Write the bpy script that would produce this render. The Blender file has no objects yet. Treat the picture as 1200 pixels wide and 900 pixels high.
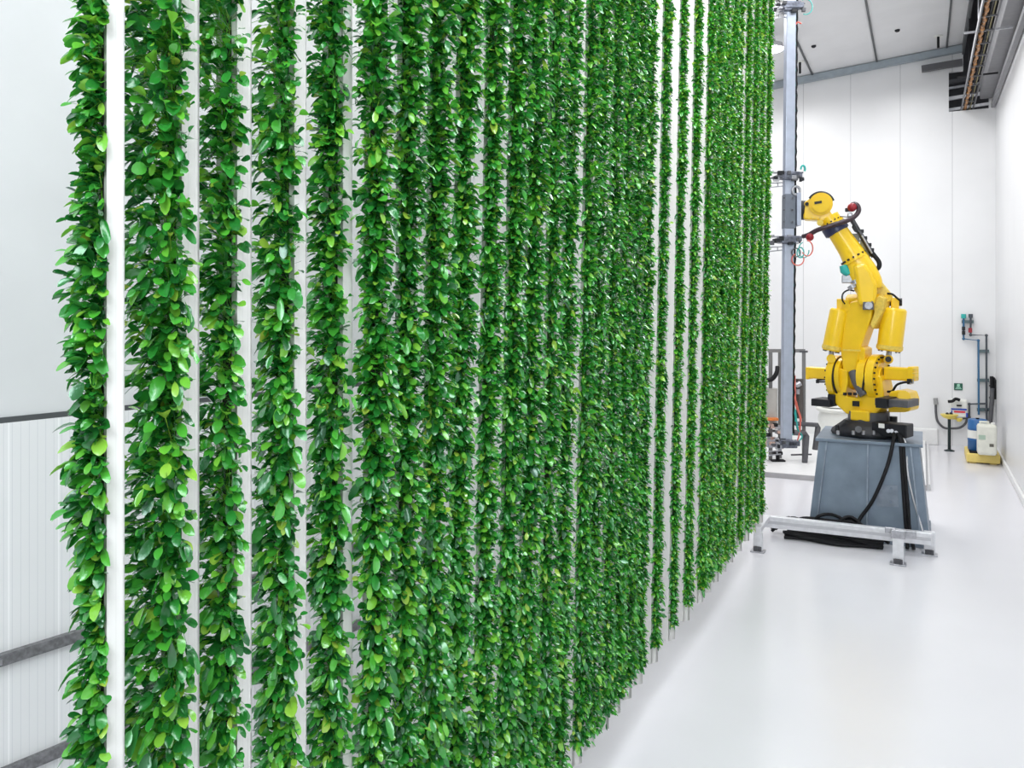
import bpy, bmesh, math, random
import numpy as np
from mathutils import Vector, Matrix
random.seed(7); np.random.seed(7)
C = bpy.data.collections.new('farm'); bpy.context.scene.collection.children.link(C)
PI = math.pi
# ---------------------------------------------------------------- camera
H = 4.2; FPX = 980.0; TH = math.atan(480/980.0); HY = 362.0
ct, st = math.cos(TH), math.sin(TH)
F = Vector((-st, ct, 0)); R = Vector((ct, st, 0)); U = Vector((0, 0, 1))
cam_d = bpy.data.cameras.new('camera'); cam = bpy.data.objects.new('camera', cam_d); C.objects.link(cam)
cam.location = (0, 0, H); cam.rotation_euler = (PI/2, 0, TH)
cam_d.sensor_width = 36; cam_d.lens = FPX/1200*36; cam_d.shift_y = -(450-HY)/1200.0
cam_d.clip_start = .05; cam_d.clip_end = 200
sc = bpy.context.scene; sc.camera = cam
sc.view_settings.view_transform = 'Standard'; sc.view_settings.look = 'None'
sc.view_settings.exposure = 0.0; sc.view_settings.gamma = 1; sc.view_settings.use_curve_mapping = False
# ---------------------------------------------------------------- world and lights
w = bpy.data.worlds.new('world'); sc.world = w; w.use_nodes = True
w.node_tree.nodes['Background'].inputs[0].default_value = (.93, .96, 1, 1)
w.node_tree.nodes['Background'].inputs[1].default_value = 0.62
def area(name, loc, size, power, target=None, col=(1, 1, 1)):
    l = bpy.data.lights.new(name, 'AREA'); l.shape = 'RECTANGLE'; l.size, l.size_y = size
    l.energy = power; l.color = col
    o = bpy.data.objects.new(name, l); C.objects.link(o); o.location = loc
    if target is not None:
        o.rotation_euler = (Vector(target)-Vector(loc)).to_track_quat('-Z', 'Y').to_euler()
    return o
area('overhead_area_light', (-.6, 9, 11.0), (1.2, 22), 820, (-.6, 9, 0), (.97, .99, 1))
area('overhead_area_light', (-4.6, 22, 11.0), (2, 10), 380, (-4.6, 22, 0), (1, 1, 1))
area('overhead_area_light', (-.4, 23, 11.2), (1.2, 8), 200, (-.4, 23, 0), (1, 1, 1))
area('overhead_area_light', (1.2, -3, 9.0), (5, 5), 850, (-2.5, 5, 3.5), (.9, .97, 1))  # added fill behind the camera for leaf highlights, not a room fixture
area('overhead_area_light', (-3.9, 9, 9.5), (.6, 9), 260, (-3.9, 9, 0), (1, .98, .95))  # added light between row and left wall, brightens the wall behind the towers
# ---------------------------------------------------------------- helpers
def W(px, py, D):                       # a point the photo shows at (px,py), D metres in front of the camera
    return Vector((0, 0, H)) + F*D + R*((px-600)/FPX*D) - U*((py-HY)/FPX*D)
def on_z(px, py, z=0):
    return W(px, py, (H-z)*FPX/(py-HY))
def on_y(px, py, Y):
    d = W(px, py, 1)-Vector((0, 0, H)); return Vector((0, 0, H))+d*(Y/d.y)
MATS = {}
def mat(name, col, rough=.5, metal=0, var=.06, scale=6, bump=0, emit=0, coat=0, spec=.5, alpha=1, trans=0):
    if name in MATS: return MATS[name]
    m = bpy.data.materials.new(name); m.use_nodes = True; nt = m.node_tree
    b = nt.nodes['Principled BSDF']
    tc = nt.nodes.new('ShaderNodeTexCoord'); n = nt.nodes.new('ShaderNodeTexNoise')
    n.inputs['Scale'].default_value = scale; n.inputs['Detail'].default_value = 5
    nt.links.new(tc.outputs['Object'], n.inputs['Vector'])
    r = nt.nodes.new('ShaderNodeValToRGB')
    r.color_ramp.elements[0].position = .3; r.color_ramp.elements[1].position = .7
    r.color_ramp.elements[0].color = tuple(max(0, c*(1-var)) for c in col)+(1,)
    r.color_ramp.elements[1].color = tuple(min(1, c*(1+var)) for c in col)+(1,)
    nt.links.new(n.outputs['Fac'], r.inputs['Fac']); nt.links.new(r.outputs['Color'], b.inputs['Base Color'])
    b.inputs['Roughness'].default_value = rough; b.inputs['Metallic'].default_value = metal
    b.inputs['Specular IOR Level'].default_value = spec
    if coat: b.inputs['Coat Weight'].default_value = coat; b.inputs['Coat Roughness'].default_value = .08
    if trans: b.inputs['Transmission Weight'].default_value = trans
    if emit:
        b.inputs['Emission Color'].default_value = tuple(col)+(1,); b.inputs['Emission Strength'].default_value = emit
    if bump:
        bp = nt.nodes.new('ShaderNodeBump'); bp.inputs['Strength'].default_value = bump; bp.inputs['Distance'].default_value = .01
        nt.links.new(n.outputs['Fac'], bp.inputs['Height']); nt.links.new(bp.outputs['Normal'], b.inputs['Normal'])
    MATS[name] = m; return m
def seam_mat(name, col, axis, period, offset, width, seamcol, rough=.35, fine=None, var=.02):
    m = mat(name, col, rough, var=var, scale=.8); nt = m.node_tree; b = nt.nodes['Principled BSDF']
    tc = nt.nodes.new('ShaderNodeTexCoord'); sx = nt.nodes.new('ShaderNodeSeparateXYZ')
    nt.links.new(tc.outputs['Object'], sx.inputs[0])
    base = b.inputs['Base Color'].links[0].from_socket
    def line(period, offset, width, c, base):
        a = nt.nodes.new('ShaderNodeMath'); a.operation = 'SUBTRACT'; a.inputs[1].default_value = offset-width/2
        nt.links.new(sx.outputs[axis], a.inputs[0])
        p = nt.nodes.new('ShaderNodeMath'); p.operation = 'FLOORED_MODULO'; p.inputs[1].default_value = period
        nt.links.new(a.outputs[0], p.inputs[0])
        l = nt.nodes.new('ShaderNodeMath'); l.operation = 'LESS_THAN'; l.inputs[1].default_value = width
        nt.links.new(p.outputs[0], l.inputs[0])
        mx = nt.nodes.new('ShaderNodeMix'); mx.data_type = 'RGBA'
        nt.links.new(l.outputs[0], mx.inputs[0]); nt.links.new(base, mx.inputs[6]); mx.inputs[7].default_value = tuple(c)+(1,)
        return mx.outputs[2]
    o = line(period, offset, width, seamcol, base)
    if fine: o = line(*fine, o)
    nt.links.new(o, b.inputs['Base Color'])
    return m
class MB:
    def __init__(s): s.v = []; s.f = []; s.sm = []
    def add(s, vs, fs, smooth=False):
        k = len(s.v); s.v += [Vector(v) for v in vs]; s.f += [tuple(i+k for i in f) for f in fs]; s.sm += [smooth]*len(fs)
        return s
    def box(s, c, size, ax=None, bev=0):
        c = Vector(c); ax = ax or (Vector((1, 0, 0)), Vector((0, 1, 0)), Vector((0, 0, 1)))
        a, b, d = [x.normalized() for x in ax]; hx, hy, hz = [q/2 for q in size]
        bm = bmesh.new(); bmesh.ops.create_cube(bm, size=1)
        for v in bm.verts: v.co = Vector((v.co.x*hx*2, v.co.y*hy*2, v.co.z*hz*2))
        if bev: bmesh.ops.bevel(bm, geom=bm.edges[:], offset=min(bev, min(size)*.45), segments=2, affect='EDGES', profile=.5)
        bm.verts.index_update()
        s.add([c+a*v.co.x+b*v.co.y+d*v.co.z for v in bm.verts], [[v.index for v in f.verts] for f in bm.faces]); bm.free(); return s
    def tube(s, pts, rad, n=10, caps=True):
        pts = [Vector(p) for p in pts]; m = len(pts)
        rad = rad if isinstance(rad, (list, tuple)) else [rad]*m
        t0 = (pts[1]-pts[0]).normalized(); u = t0.orthogonal().normalized(); rings = []
        for i, p in enumerate(pts):
            t = (pts[min(i+1, m-1)]-pts[max(i-1, 0)]).normalized()
            u = (u-t*u.dot(t)).normalized(); v = t.cross(u)
            rings.append([p+(u*math.cos(2*PI*k/n)+v*math.sin(2*PI*k/n))*rad[i] for k in range(n)])
        s.add([q for r in rings for q in r], [(i*n+k, i*n+(k+1) % n, (i+1)*n+(k+1) % n, (i+1)*n+k) for i in range(m-1) for k in range(n)], True)
        if caps:
            s.add(rings[0], [tuple(range(n))[::-1]]); s.add(rings[-1], [tuple(range(n))])
        return s
    def cyl(s, a, b, r, n=20, r2=None):
        return s.tube([a, b], [r, r if r2 is None else r2], n)
    def lathe(s, base, axis, prof, n=28):
        return s.tube([Vector(base)+axis*h for h, r in prof], [max(r, .0005) for h, r in prof], n)
    def bar(s, a, b, wdt, hgt, up=None, bev=0):
        a = Vector(a); b = Vector(b); d = (b-a); L = d.length; d.normalize()
        up = up or (Vector((0, 0, 1)) if abs(d.z) < .9 else Vector((0, 1, 0)))
        x = d.cross(up).normalized(); z = x.cross(d)
        return s.box((a+b)/2, (wdt, L, hgt), (x, d, z), bev)
    def prism(s, poly, ext, bev=0):
        ext = Vector(ext); n = len(poly); bm = bmesh.new()
        A = [bm.verts.new(Vector(p)-ext/2) for p in poly]; B = [bm.verts.new(Vector(p)+ext/2) for p in poly]
        bm.faces.new(A); bm.faces.new(B[::-1])
        for i in range(n): bm.faces.new((A[i], B[i], B[(i+1) % n], A[(i+1) % n]))
        bmesh.ops.recalc_face_normals(bm, faces=bm.faces[:])
        if bev: bmesh.ops.bevel(bm, geom=bm.edges[:], offset=bev, segments=3, affect='EDGES', profile=.5, clamp_overlap=True)
        bm.verts.index_update()
        s.add([v.co.copy() for v in bm.verts], [[v.index for v in f.verts] for f in bm.faces]); bm.free(); return s
    def sphere(s, c, r, n=14):
        c = Vector(c); rr = r if isinstance(r, (tuple, list)) else (r, r, r)
        bm = bmesh.new(); bmesh.ops.create_uvsphere(bm, u_segments=n, v_segments=n//2+1, radius=1); bm.verts.index_update()
        s.add([c+Vector((v.co.x*rr[0], v.co.y*rr[1], v.co.z*rr[2])) for v in bm.verts], [[v.index for v in f.verts] for f in bm.faces], True); bm.free(); return s
    def build(s, name, m, parent=None, **props):
        off = Vector((0, 0, 0)); p = parent
        while p is not None: off += Vector(p.location); p = p.parent
        me = bpy.data.meshes.new(name)
        if parent is None and s.v:
            off = Vector((sum(v.x for v in s.v)/len(s.v), sum(v.y for v in s.v)/len(s.v), min(v.z for v in s.v)))
        if props.pop('keep', 0): off = Vector((0, 0, 0))
        me.from_pydata([tuple(v-off) for v in s.v], [], s.f); me.update()
        me.polygons.foreach_set('use_smooth', s.sm)
        me.materials.append(m)
        bm = bmesh.new(); bm.from_mesh(me); bmesh.ops.recalc_face_normals(bm, faces=bm.faces[:]); bm.to_mesh(me); bm.free()
        o = bpy.data.objects.new(name, me); C.objects.link(o)
        if parent is not None: o.parent = parent
        else: o.location = off
        for k, v in props.items(): o[k] = v
        return o
def thing(name, label, cat, loc, group=None):
    o = bpy.data.objects.new(name, None); C.objects.link(o); o.location = loc; o.empty_display_size = .1
    o['label'] = label; o['category'] = cat
    if group: o['group'] = group
    return o
def spline(pts, n=8):
    pts = [Vector(p) for p in pts]; P = [pts[0]]+pts+[pts[-1]]; out = []
    for i in range(1, len(P)-2):
        for k in range(n):
            t = k/n; a, b, c, d = P[i-1], P[i], P[i+1], P[i+2]
            out.append(.5*((2*b)+(c-a)*t+(2*a-5*b+4*c-d)*t*t+(3*b-a-3*c+d)*t**3))
    return out+[pts[-1]]
# ---------------------------------------------------------------- materials
white_wall = seam_mat('insulated_panel', (.80, .80, .81), 0, 1.45, -.603, .016, (.50, .50, .52), .33)
right_wall = seam_mat('insulated_panel_side', (.78, .78, .79), 1, 1.45, .3, .014, (.6, .6, .62), .35)
left_wall = seam_mat('ribbed_panel', (.76, .765, .775), 1, .30, .1, .010, (.88, .88, .89), .4, (.05, .02, .004, (.66, .67, .69)))
ceil_m = mat('ceiling_panel', (.74, .74, .75), .5, var=.03, scale=1.2)
floor_m = mat('epoxy_floor', (.73, .725, .76), .22, var=.02, scale=.5, spec=.45)
kerb_m = mat('painted_concrete', (.80, .80, .80), .4, var=.03)
grey_edge = mat('grey_edge', (.42, .41, .42), .5)
dark_rail = mat('galvanised_rail', (.20, .20, .21), .45, .6, var=.35, scale=30)
dark = mat('unlit_void', (.025, .025, .03), .6, var=.3)  # near-black colour stands in for unlit depth
joint_m = mat('dark_joint', (.07, .075, .08), .5)
blue_steel = mat('blue_grey_steel', (.33, .38, .42), .45, .3)
alu = mat('aluminium', (.74, .74, .77), .38, .3, var=.08, scale=12)
steel = mat('stainless', (.42, .42, .45), .35, .8, var=.2, scale=15)
yellow = mat('robot_yellow', (.93, .60, .010), .32, var=.05, scale=4, coat=.25)
yellow_d = mat('robot_yellow_dirty', (.80, .58, .10), .45, var=.15, scale=20)
black = mat('black_paint', (.014, .015, .019), .45, var=.3, spec=.35)
rubber = mat('black_rubber', (.010, .010, .012), .6, var=.2, spec=.25)
charcoal = mat('charcoal', (.09, .09, .10), .5, var=.2)
galv = mat('galvanised_blue', (.20, .25, .315), .42, .45, var=.16, scale=2.2, bump=.05)
galv2 = mat('galvanised_light', (.23, .27, .33), .45, .4, var=.2, scale=6)
beam_m = mat('anodised_beam', (.44, .48, .58), .38, .4, var=.08)
red = mat('red_coupling', (.30, .01, .02), .4)
red2 = mat('red_hose', (.75, .16, .12), .4)
teal = mat('teal_hose', (.03, .42, .38), .4)
olive = mat('olive_plate', (.28, .25, .12), .5, .3, var=.2)
orange = mat('orange_paint', (.75, .22, .05), .45, var=.3, scale=40)
copper = mat('warm_beads', (.36, .15, .03), .4, var=1.0, scale=9)
pipe_blue = mat('blue_pipe', (.03, .13, .26), .4)
pipe_grey = mat('grey_pipe', (.06, .07, .085), .4)
drum_blue = mat('drum_blue', (.02, .12, .33), .4)
plastic_w = mat('white_plastic', (.80, .80, .76), .4, var=.04)
jug_m = mat('milky_plastic', (.72, .72, .64), .4, var=.08, scale=5)
pallet_y = mat('pallet_yellow', (.80, .62, .18), .5, var=.08)
eyew_y = mat('eyewash_yellow', (.78, .62, .12), .4)
sign_g = mat('sign_green', (.01, .10, .06), .4)
blue_ink = mat('blue_print', (.02, .07, .45), .4)
red_ink = mat('red_print', (.75, .05, .08), .4)
tower_m = seam_mat('tower_plastic', (.80, .79, .77), 1, .03, .0, .0015, (.68, .67, .65), .4)
medium_m = mat('growing_medium', (.02, .02, .018), .9, var=.6, scale=60)
def leaf_material():
    m = bpy.data.materials.new('leaf'); m.use_nodes = True; nt = m.node_tree; b = nt.nodes['Principled BSDF']
    at = nt.nodes.new('ShaderNodeAttribute'); at.attribute_name = 'tint'
    r = nt.nodes.new('ShaderNodeValToRGB'); e = r.color_ramp.elements
    e[0].position = 0; e[0].color = (.008, .08, .018, 1); e[1].position = 1; e[1].color = (.50, .62, .08, 1)
    for p, c in ((.30, (.035, .28, .038, 1)), (.55, (.11, .47, .045, 1)), (.82, (.30, .62, .06, 1))):
        x = e.new(p); x.color = c
    nt.links.new(at.outputs['Fac'], r.inputs['Fac'])
    tc = nt.nodes.new('ShaderNodeTexCoord'); n = nt.nodes.new('ShaderNodeTexNoise'); n.inputs['Scale'].default_value = 90
    nt.links.new(tc.outputs['Object'], n.inputs['Vector'])
    bp = nt.nodes.new('ShaderNodeBump'); bp.inputs['Strength'].default_value = .35; bp.inputs['Distance'].default_value = .004
    nt.links.new(n.outputs['Fac'], bp.inputs['Height']); nt.links.new(bp.outputs['Normal'], b.inputs['Normal'])
    nt.links.new(r.outputs['Color'], b.inputs['Base Color'])
    b.inputs['Roughness'].default_value = .24; b.inputs['Specular IOR Level'].default_value = .95
    b.inputs['Specular Tint'].default_value = (.75, 1, .9, 1); b.inputs['Coat Weight'].default_value = .9; b.inputs['Coat Roughness'].default_value = .12; b.inputs['Coat Tint'].default_value = (.85, 1, .95, 1)
    tr = nt.nodes.new('ShaderNodeBsdfTranslucent'); nt.links.new(r.outputs['Color'], tr.inputs['Color'])
    mx = nt.nodes.new('ShaderNodeMixShader'); mx.inputs[0].default_value = .28
    out = nt.nodes['Material Output']
    nt.links.new(b.outputs[0], mx.inputs[1]); nt.links.new(tr.outputs[0], mx.inputs[2]); nt.links.new(mx.outputs[0], out.inputs[0])
    return m
leaf_m = leaf_material()
# ================================================================ SETTING
YB = 29.0
S = 'structure'
MB().box((-4, 13, -.05), (16, 34, .1)).build('floor', floor_m, kind=S, keep=1)
# back wall with the square opening for the cable tray
def zc(X): return H+7.95+.088*X
ox0, ox1, oz0, oz1 = .75, 1.83, 10.26, 11.5
bw = MB()
def wq(x0, x1, z0, z1): bw.box(((x0+x1)/2, YB+.1, (z0+z1)/2), (x1-x0, .2, z1-z0))
wq(-12, ox0, 0, 12.6); wq(ox1, 2.2, 0, 12.6); wq(ox0, ox1, 0, oz0); wq(ox0, 1.14, oz1, 12.6)
bw.build('wall_back', white_wall, kind=S, keep=1)
MB().box((1.3, YB+1.2, 11.4), (2.4, .1, 3.4)).build('trim_1', dark, kind=S, keep=1)  # black sheet, gives the darkness of the unlit space beyond the opening
MB().box((2.1, 13, 5.2), (.2, 32, 10.4)).box((2.1, 13, 11.6), (.2, 32, 2.4)).build('wall_right', right_wall, kind=S, keep=1)
# ceiling slab, pitched, ends before the service gap
x0, x1 = -12, 1.12
MB().add([(x0, -3, zc(x0)), (x1, -3, zc(x1)), (x1, YB, zc(x1)), (x0, YB, zc(x0)),
          (x0, -3, zc(x0)+.2), (x1, -3, zc(x1)+.2), (x1, YB, zc(x1)+.2), (x0, YB, zc(x0)+.2)],
         [(0, 1, 2, 3), (4, 7, 6, 5), (0, 4, 5, 1), (1, 5, 6, 2), (2, 6, 7, 3), (3, 7, 4, 0)]).build('ceiling', ceil_m, kind=S, keep=1)
MB().box((1.65, 13.6, 12.9), (1.6, 34, .1)).build('trim_2', dark, kind=S, keep=1)  # black cover over the service gap, its darkness put into the colour
n = 3
for X in (.69, -1.27, -3.2, -5.15):
    MB().box((X, 13, zc(X)-.025), (.05, 32, .05)).build('trim_%d' % n, joint_m, kind=S, keep=1); n += 1
# steel angle along the end of the ceiling
a = Vector((-12, YB-.12, zc(-12)-.12)); b = Vector((1.12, YB-.12, zc(1.12)-.12))
MB().bar(a, b, .2, .2).build('trim_%d' % n, blue_steel, kind=S, keep=1); n += 1
MB().box((1.14, 13, 12.42), (.06, 32, .9)).build('trim_%d' % n, joint_m, kind=S, keep=1); n += 1
MB().box((1.78, 13, 10.75), (.40, 31.8, .45), bev=.03).build('trim_%d' % n, mat('grey_duct', (.24, .24, .255), .5), kind=S, keep=1); n += 1
MB().box((1.93, 13, 10.32), (.12, 31.8, .16), bev=.02).build('trim_%d' % n, mat('grey_duct', (.24, .24, .255), .5), kind=S, keep=1); n += 1
# kerbs along the wall feet
MB().box((-6, YB-.06, .25), (12.9, .12, .5), bev=.03).build('baseboard_back', kerb_m, kind=S, keep=1)
MB().box((1.97, 13, .09), (.06, 31.8, .18), bev=.02).build('baseboard_right', kerb_m, kind=S, keep=1)
# raised white plinth behind the robot
sl = MB().box((-5.9, 25.25, .06), (12.0, 7.3, .12), bev=.012); sl.build('trim_%d' % n, kerb_m, kind=S, keep=1); n += 1
MB().box((-5.9, 21.57, .06), (12.02, .05, .125)).build('trim_%d' % n, grey_edge, kind=S, keep=1); n += 1
MB().box((.16, 25.0, .075), (.05, 6.9, .15)).build('trim_%d' % n, mat('grey_edge2', (.6, .6, .61), .5), kind=S, keep=1); n += 1
# left wall, turned a little from the row
d9 = Vector((math.sin(math.radians(9.4)), math.cos(math.radians(9.4)), 0)); nx = Vector((d9.y, -d9.x, 0))
def lw(s, z, off=0): return Vector((-5.6, 0, 0))+d9*s+nx*off+U*z
def lwall(name, z0, z1, off, m, th=.12, s0=-3, s1=15.4, **k):
    c = lw((s0+s1)/2, (z0+z1)/2, off-th/2); o = MB().box((0, 0, 0), (th, s1-s0, z1-z0)).build(name, m, keep=1, kind=S)
    o.location = c; o.rotation_euler = (0, 0, -math.radians(9.4)); return o
lwall('wall_left', 3.53, 11.2, 0, mat('left_panel_upper', (.66, .67, .68), .4, var=.03, scale=1.5))
lwall('wall_left.001', 0, 3.50, .03, left_wall)
lwall('trim_%d' % n, 3.49, 3.535, .015, joint_m); n += 1
for z in (2.07, 1.37):
    lwall('trim_%d' % n, z-.035, z+.035, .075, dark_rail, .045); n += 1
for z in (2.07, 1.37):
    for k in range(12):
        lwall('trim_%d' % n, z-.018, z+.018, .095, steel, .02, 2.1+k*1.1, 2.136+k*1.1); n += 1
# ================================================================ GROWING TOWERS
def leaves(z0, z1, per_m, far, reach, side, warm):
    """leaf blades on stalks rooted in the slot, local frame: face at y=0 looking to -y"""
    N = int((z1-z0)*per_m)
    if far: Tb = np.array([0, .30, .70, 1.0]); Wb = np.array([.14, .95, .92, .22])
    else: Tb = np.array([0, .18, .42, .68, .90, 1.0]); Wb = np.array([.08, .50, .86, 1.0, .74, .22])
    K = len(Tb)+1
    plant = np.round(np.random.uniform(z0, z1, N)/.06)*.06
    rz = np.clip(plant+np.random.normal(0, .013, N), z0, z1)
    ph = np.random.uniform(0, 6, 3); vig = 1+.12*np.sin(rz*3.1+ph[0])+.12*np.sin(rz*8.3+ph[1])+.10*np.sin(rz*23+ph[2])
    phi = np.random.uniform(-1.5, 1.5, N); el = np.random.normal(.38, .45, N)
    L = (.045+(reach-.045)*np.random.rand(N)**.72)*vig
    stray = np.random.rand(N) < .06; L = np.where(stray, L*1.2, L)
    lim = np.where(stray, side*1.3, side)/np.maximum(np.abs(np.sin(phi))*np.cos(el), .15); L = np.minimum(L, lim)
    bl = np.random.uniform(.036, .076, N)*(1.0 if not far else .92); bl = np.minimum(bl, L*.85); sf = 1-bl/L
    rx = np.random.uniform(-.03, .03, N)
    d = np.stack([np.sin(phi)*np.cos(el), -np.cos(phi)*np.cos(el), np.sin(el)], 1)
    s = np.cross(d, [0, 0, 1.]); s /= np.linalg.norm(s, axis=1)[:, None]+1e-9; nn = np.cross(s, d)
    roll = np.random.normal(0, .6, N)[:, None]
    s, nn = s*np.cos(roll)+nn*np.sin(roll), nn*np.cos(roll)-s*np.sin(roll)
    hw = bl*np.random.uniform(.26, .39, N)
    sag = np.random.uniform(-.05, .55, N)*L; curl = np.random.uniform(-.1, .5, N)*bl; cup = np.random.uniform(.1, .75, N)
    base = np.stack([rx, np.full(N, -.004), rz], 1)
    V = np.zeros((N, K, 3, 3))
    for i in range(K):
        if i == 0: t = np.zeros(N); wv = (hw*0+.0012)[:, None]; u = 0
        else: u = Tb[i-1]; t = sf+(1-sf)*u; wv = (hw*Wb[i-1])[:, None]
        c = base+d*(L*t)[:, None]; c[:, 2] -= sag*t**2.2
        c = c-nn*(curl*u*u)[:, None]
        V[:, i, 1] = c
        V[:, i, 0] = c-s*wv+nn*wv*cup[:, None]
        V[:, i, 2] = c+s*wv+nn*wv*cup[:, None]
    V[..., 1] = np.minimum(V[..., 1], -.002)
    q = []
    for i in range(K-1):
        for j in range(2): q.append((i*3+j, i*3+j+1, (i+1)*3+j+1, (i+1)*3+j))
    q = np.array(q); faces = (np.arange(N)[:, None, None]*(K*3)+q[None]).reshape(-1, 4)
    tint = np.clip(np.random.beta(1.25, 2.1, N)+warm+.3*(np.random.rand(N) < .06), 0, 1)
    tv = np.repeat(tint, K*3).reshape(N, K, 3)
    tv[:, 0] = np.maximum(tv[:, 0], .80)      # pale stalks
    return V.reshape(-1, 3), faces, tv.reshape(-1)
def np_mesh(name, V, Fc, tint, m, parent):
    me = bpy.data.meshes.new(name); nv, nf = len(V), len(Fc)
    me.vertices.add(nv); me.vertices.foreach_set('co', V.astype(np.float32).ravel())
    me.loops.add(nf*4); me.loops.foreach_set('vertex_index', Fc.astype(np.int32).ravel())
    me.polygons.add(nf); me.polygons.foreach_set('loop_start', np.arange(0, nf*4, 4, dtype=np.int32))
    try: me.polygons.foreach_set('loop_total', np.full(nf, 4, dtype=np.int32))
    except Exception: pass
    me.update(calc_edges=True)
    me.polygons.foreach_set('use_smooth', np.ones(nf, dtype=bool))
    at = me.attributes.new('tint', 'FLOAT', 'POINT'); at.data.foreach_set('value', tint.astype(np.float32))
    me.materials.append(m)
    o = bpy.data.objects.new(name, me); C.objects.link(o); o.parent = parent; return o
XS = [125, 213, 278, 345, 402, 426, 463, 498, 530, 563, 591, 614, 638, 657, 680, 694, 711, 725, 738, 751, 770, 790, 807, 823, 832, 841, 850, 858, 868, 877, 885, 893]
PH = [74, 50, 44, 40, 32, -4, -24, -27, -29, -34, -34, -35, -38, -38, -42, -40, -38, -40, -40, -40, -46, -46, -46, -46] + [-44]*11
ORD = ['leftmost', 'second', 'third', 'fourth', 'fifth', 'sixth', 'seventh', 'eighth', 'ninth', 'tenth', 'eleventh', 'twelfth', 'thirteenth',
       'fourteenth', 'fifteenth', 'sixteenth', 'seventeenth', 'eighteenth', 'nineteenth', 'twentieth', 'twenty-first', 'twenty-second',
       'twenty-third', 'twenty-fourth', 'twenty-fifth', 'twenty-sixth', 'twenty-seventh', 'twenty-eighth', 'twenty-ninth', 'thirtieth', 'thirty-first', 'thirty-second']
REACH = [.125, .235, .185, .18, .155, .145, .135, .15, .125, .115, .12, .14, .14, .115, .125, .13, .13, .13, .13, .095, .082, .082, .09, .12, .12, .12, .12, .085, .085, .12, .095, .085]
SIDE = [.09, .135, .12, .115, .10, .10, .10, .11, .09, .085, .09, .11, .11, .085, .095, .10, .10, .10, .10, .075, .064, .064, .07, .095, .095, .095, .095, .07, .07, .09, .07, .065]
TW, ZB, ZT = .115, .46, 10.30
tower_pts = []
for i, (px, ph) in enumerate(zip(XS, PH)):
    TD = .058 if i == 0 else (.082 if i < 5 else .11)
    D = 2728.0/(1080-px)
    p = W(px, HY, D); p.z = 0
    view = Vector((-p.x, -p.y, 0)).normalized()             # towards the camera
    a = math.radians(ph)                                     # normal turned to the picture's left of the camera for positive
    nrm = Matrix.Rotation(-a, 3, 'Z') @ view
    sx = Vector((-nrm.y, nrm.x, 0))                          # picture right along the face
    c = p-sx*(TW/2) if ph > 0 else p+sx*(TW/2)
    rot = math.atan2(sx.y, sx.x)
    if i == 0: lab = 'leftmost white growing tower, leaves in profile against the bare grey wall panel'
    elif i == 31: lab = 'last and rightmost leafy growing tower, beside the grey gripper beam'
    else: lab = 'white growing tower covered in green leaves, %s from the left in the row' % ORD[i]
    if i in (20, 21, 22, 23): lab = 'leafy growing tower with a clear white side strip, %s from the left' % ORD[i]
    t = thing('growing_tower', lab, 'growing tower', (c.x, c.y, H), 'leafy growing towers hanging in the row')
    lean = .0 if i < 5 else min(.019, .004*(i-4))
    t.rotation_euler = (Matrix.Rotation(lean, 4, F) @ Matrix.Rotation(rot, 4, 'Z')).to_euler()
    zb, zt = ZB-H, ZT-H
    # white channel: back, two sides, turned lips that hold the medium
    ch = MB(); h = zt-zb; zm = (zb+zt)/2
    ch.box((0, TD-.004, zm), (TW, .008, h)); ch.box((-TW/2+.004, TD/2, zm), (.008, TD, h)); ch.box((TW/2-.004, TD/2, zm), (.008, TD, h))
    ch.box((-TW/2+.017, .004, zm), (.026, .008, h)); ch.box((TW/2-.017, .004, zm), (.026, .008, h))
    ch.box((0, .003, zb+.10), (TW-.012, .006, .20))
    def loc_build(mb, name, m):
        me = bpy.data.meshes.new(name); me.from_pydata([tuple(v) for v in mb.v], [], mb.f); me.materials.append(m)
        o = bpy.data.objects.new(name, me); C.objects.link(o); o.parent = t; return o
    loc_build(ch, 'channel', tower_m)
    loc_build(MB().box((0, TD/2-.005, zm+.12), (TW-.018, TD-.02, h-.28)), 'growing_medium', medium_m)
    loc_build(MB().box((0, TD/2, zt+.01), (TW+.01, TD+.01, .03)).box((0, TD/2, zt+.055), (.03, .03, .08)), 'hanger', steel)
    zlo = max(ZB+.17-H, -(538/FPX)*D-.45); zhi = min(zt-.1, (362/FPX)*D+.5)
    far = D > 6
    V, Fc, tn = leaves(zlo, zhi, (620 if i != 1 else 860) if not far else 500, far, REACH[i], SIDE[i], (0 if D < 8 else min(.14, .035*(D-8))))
    if D > 9.5: V[:, 2] += 0
    np_mesh('foliage', V, Fc, tn, leaf_m, t)
    tower_pts.append(c)
# overhead rail that carries the towers
p0, p1 = Vector(tower_pts[0]), Vector(tower_pts[-1])
rt = thing('overhead_rail', 'steel overhead rail carrying the row of leafy towers', 'rail', (-2.55, 8, 10.5))
MB().box((-2.52, 8.8, 10.47), (.16, 15, .12), bev=.01).build('rail', alu, rt)
for Y in (2, 6, 10, 14): MB().cyl((-2.52, Y, 10.5), (-2.52, Y, zc(-2.52)), .03, 8).build('hanger_rod', steel, rt)

# ================================================================ ROBOT
D0 = 16.0; PXM = FPX/D0
def P(px, py, dd=0): return W(px, py, D0+dd)
rob_c = P(1018, 508); rob_c.z = 1.80
def frame(deg):
    global A, Bv
    aA = math.radians(deg); A = (R*math.cos(aA)-F*math.sin(aA)); Bv = (F*math.cos(aA)+R*math.sin(aA))
frame(45)
def Q(px, py, b=0):
    """point in the robot's front plane (through J1, spanned by its shoulder axis and up), b metres behind it"""
    # intersect the pixel ray with the plane
    o = Vector((0, 0, H)); d = W(px, py, 1)-o; c0 = rob_c+Bv*b
    t = (c0-o).dot(Bv)/d.dot(Bv); return o+d*t
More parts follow.
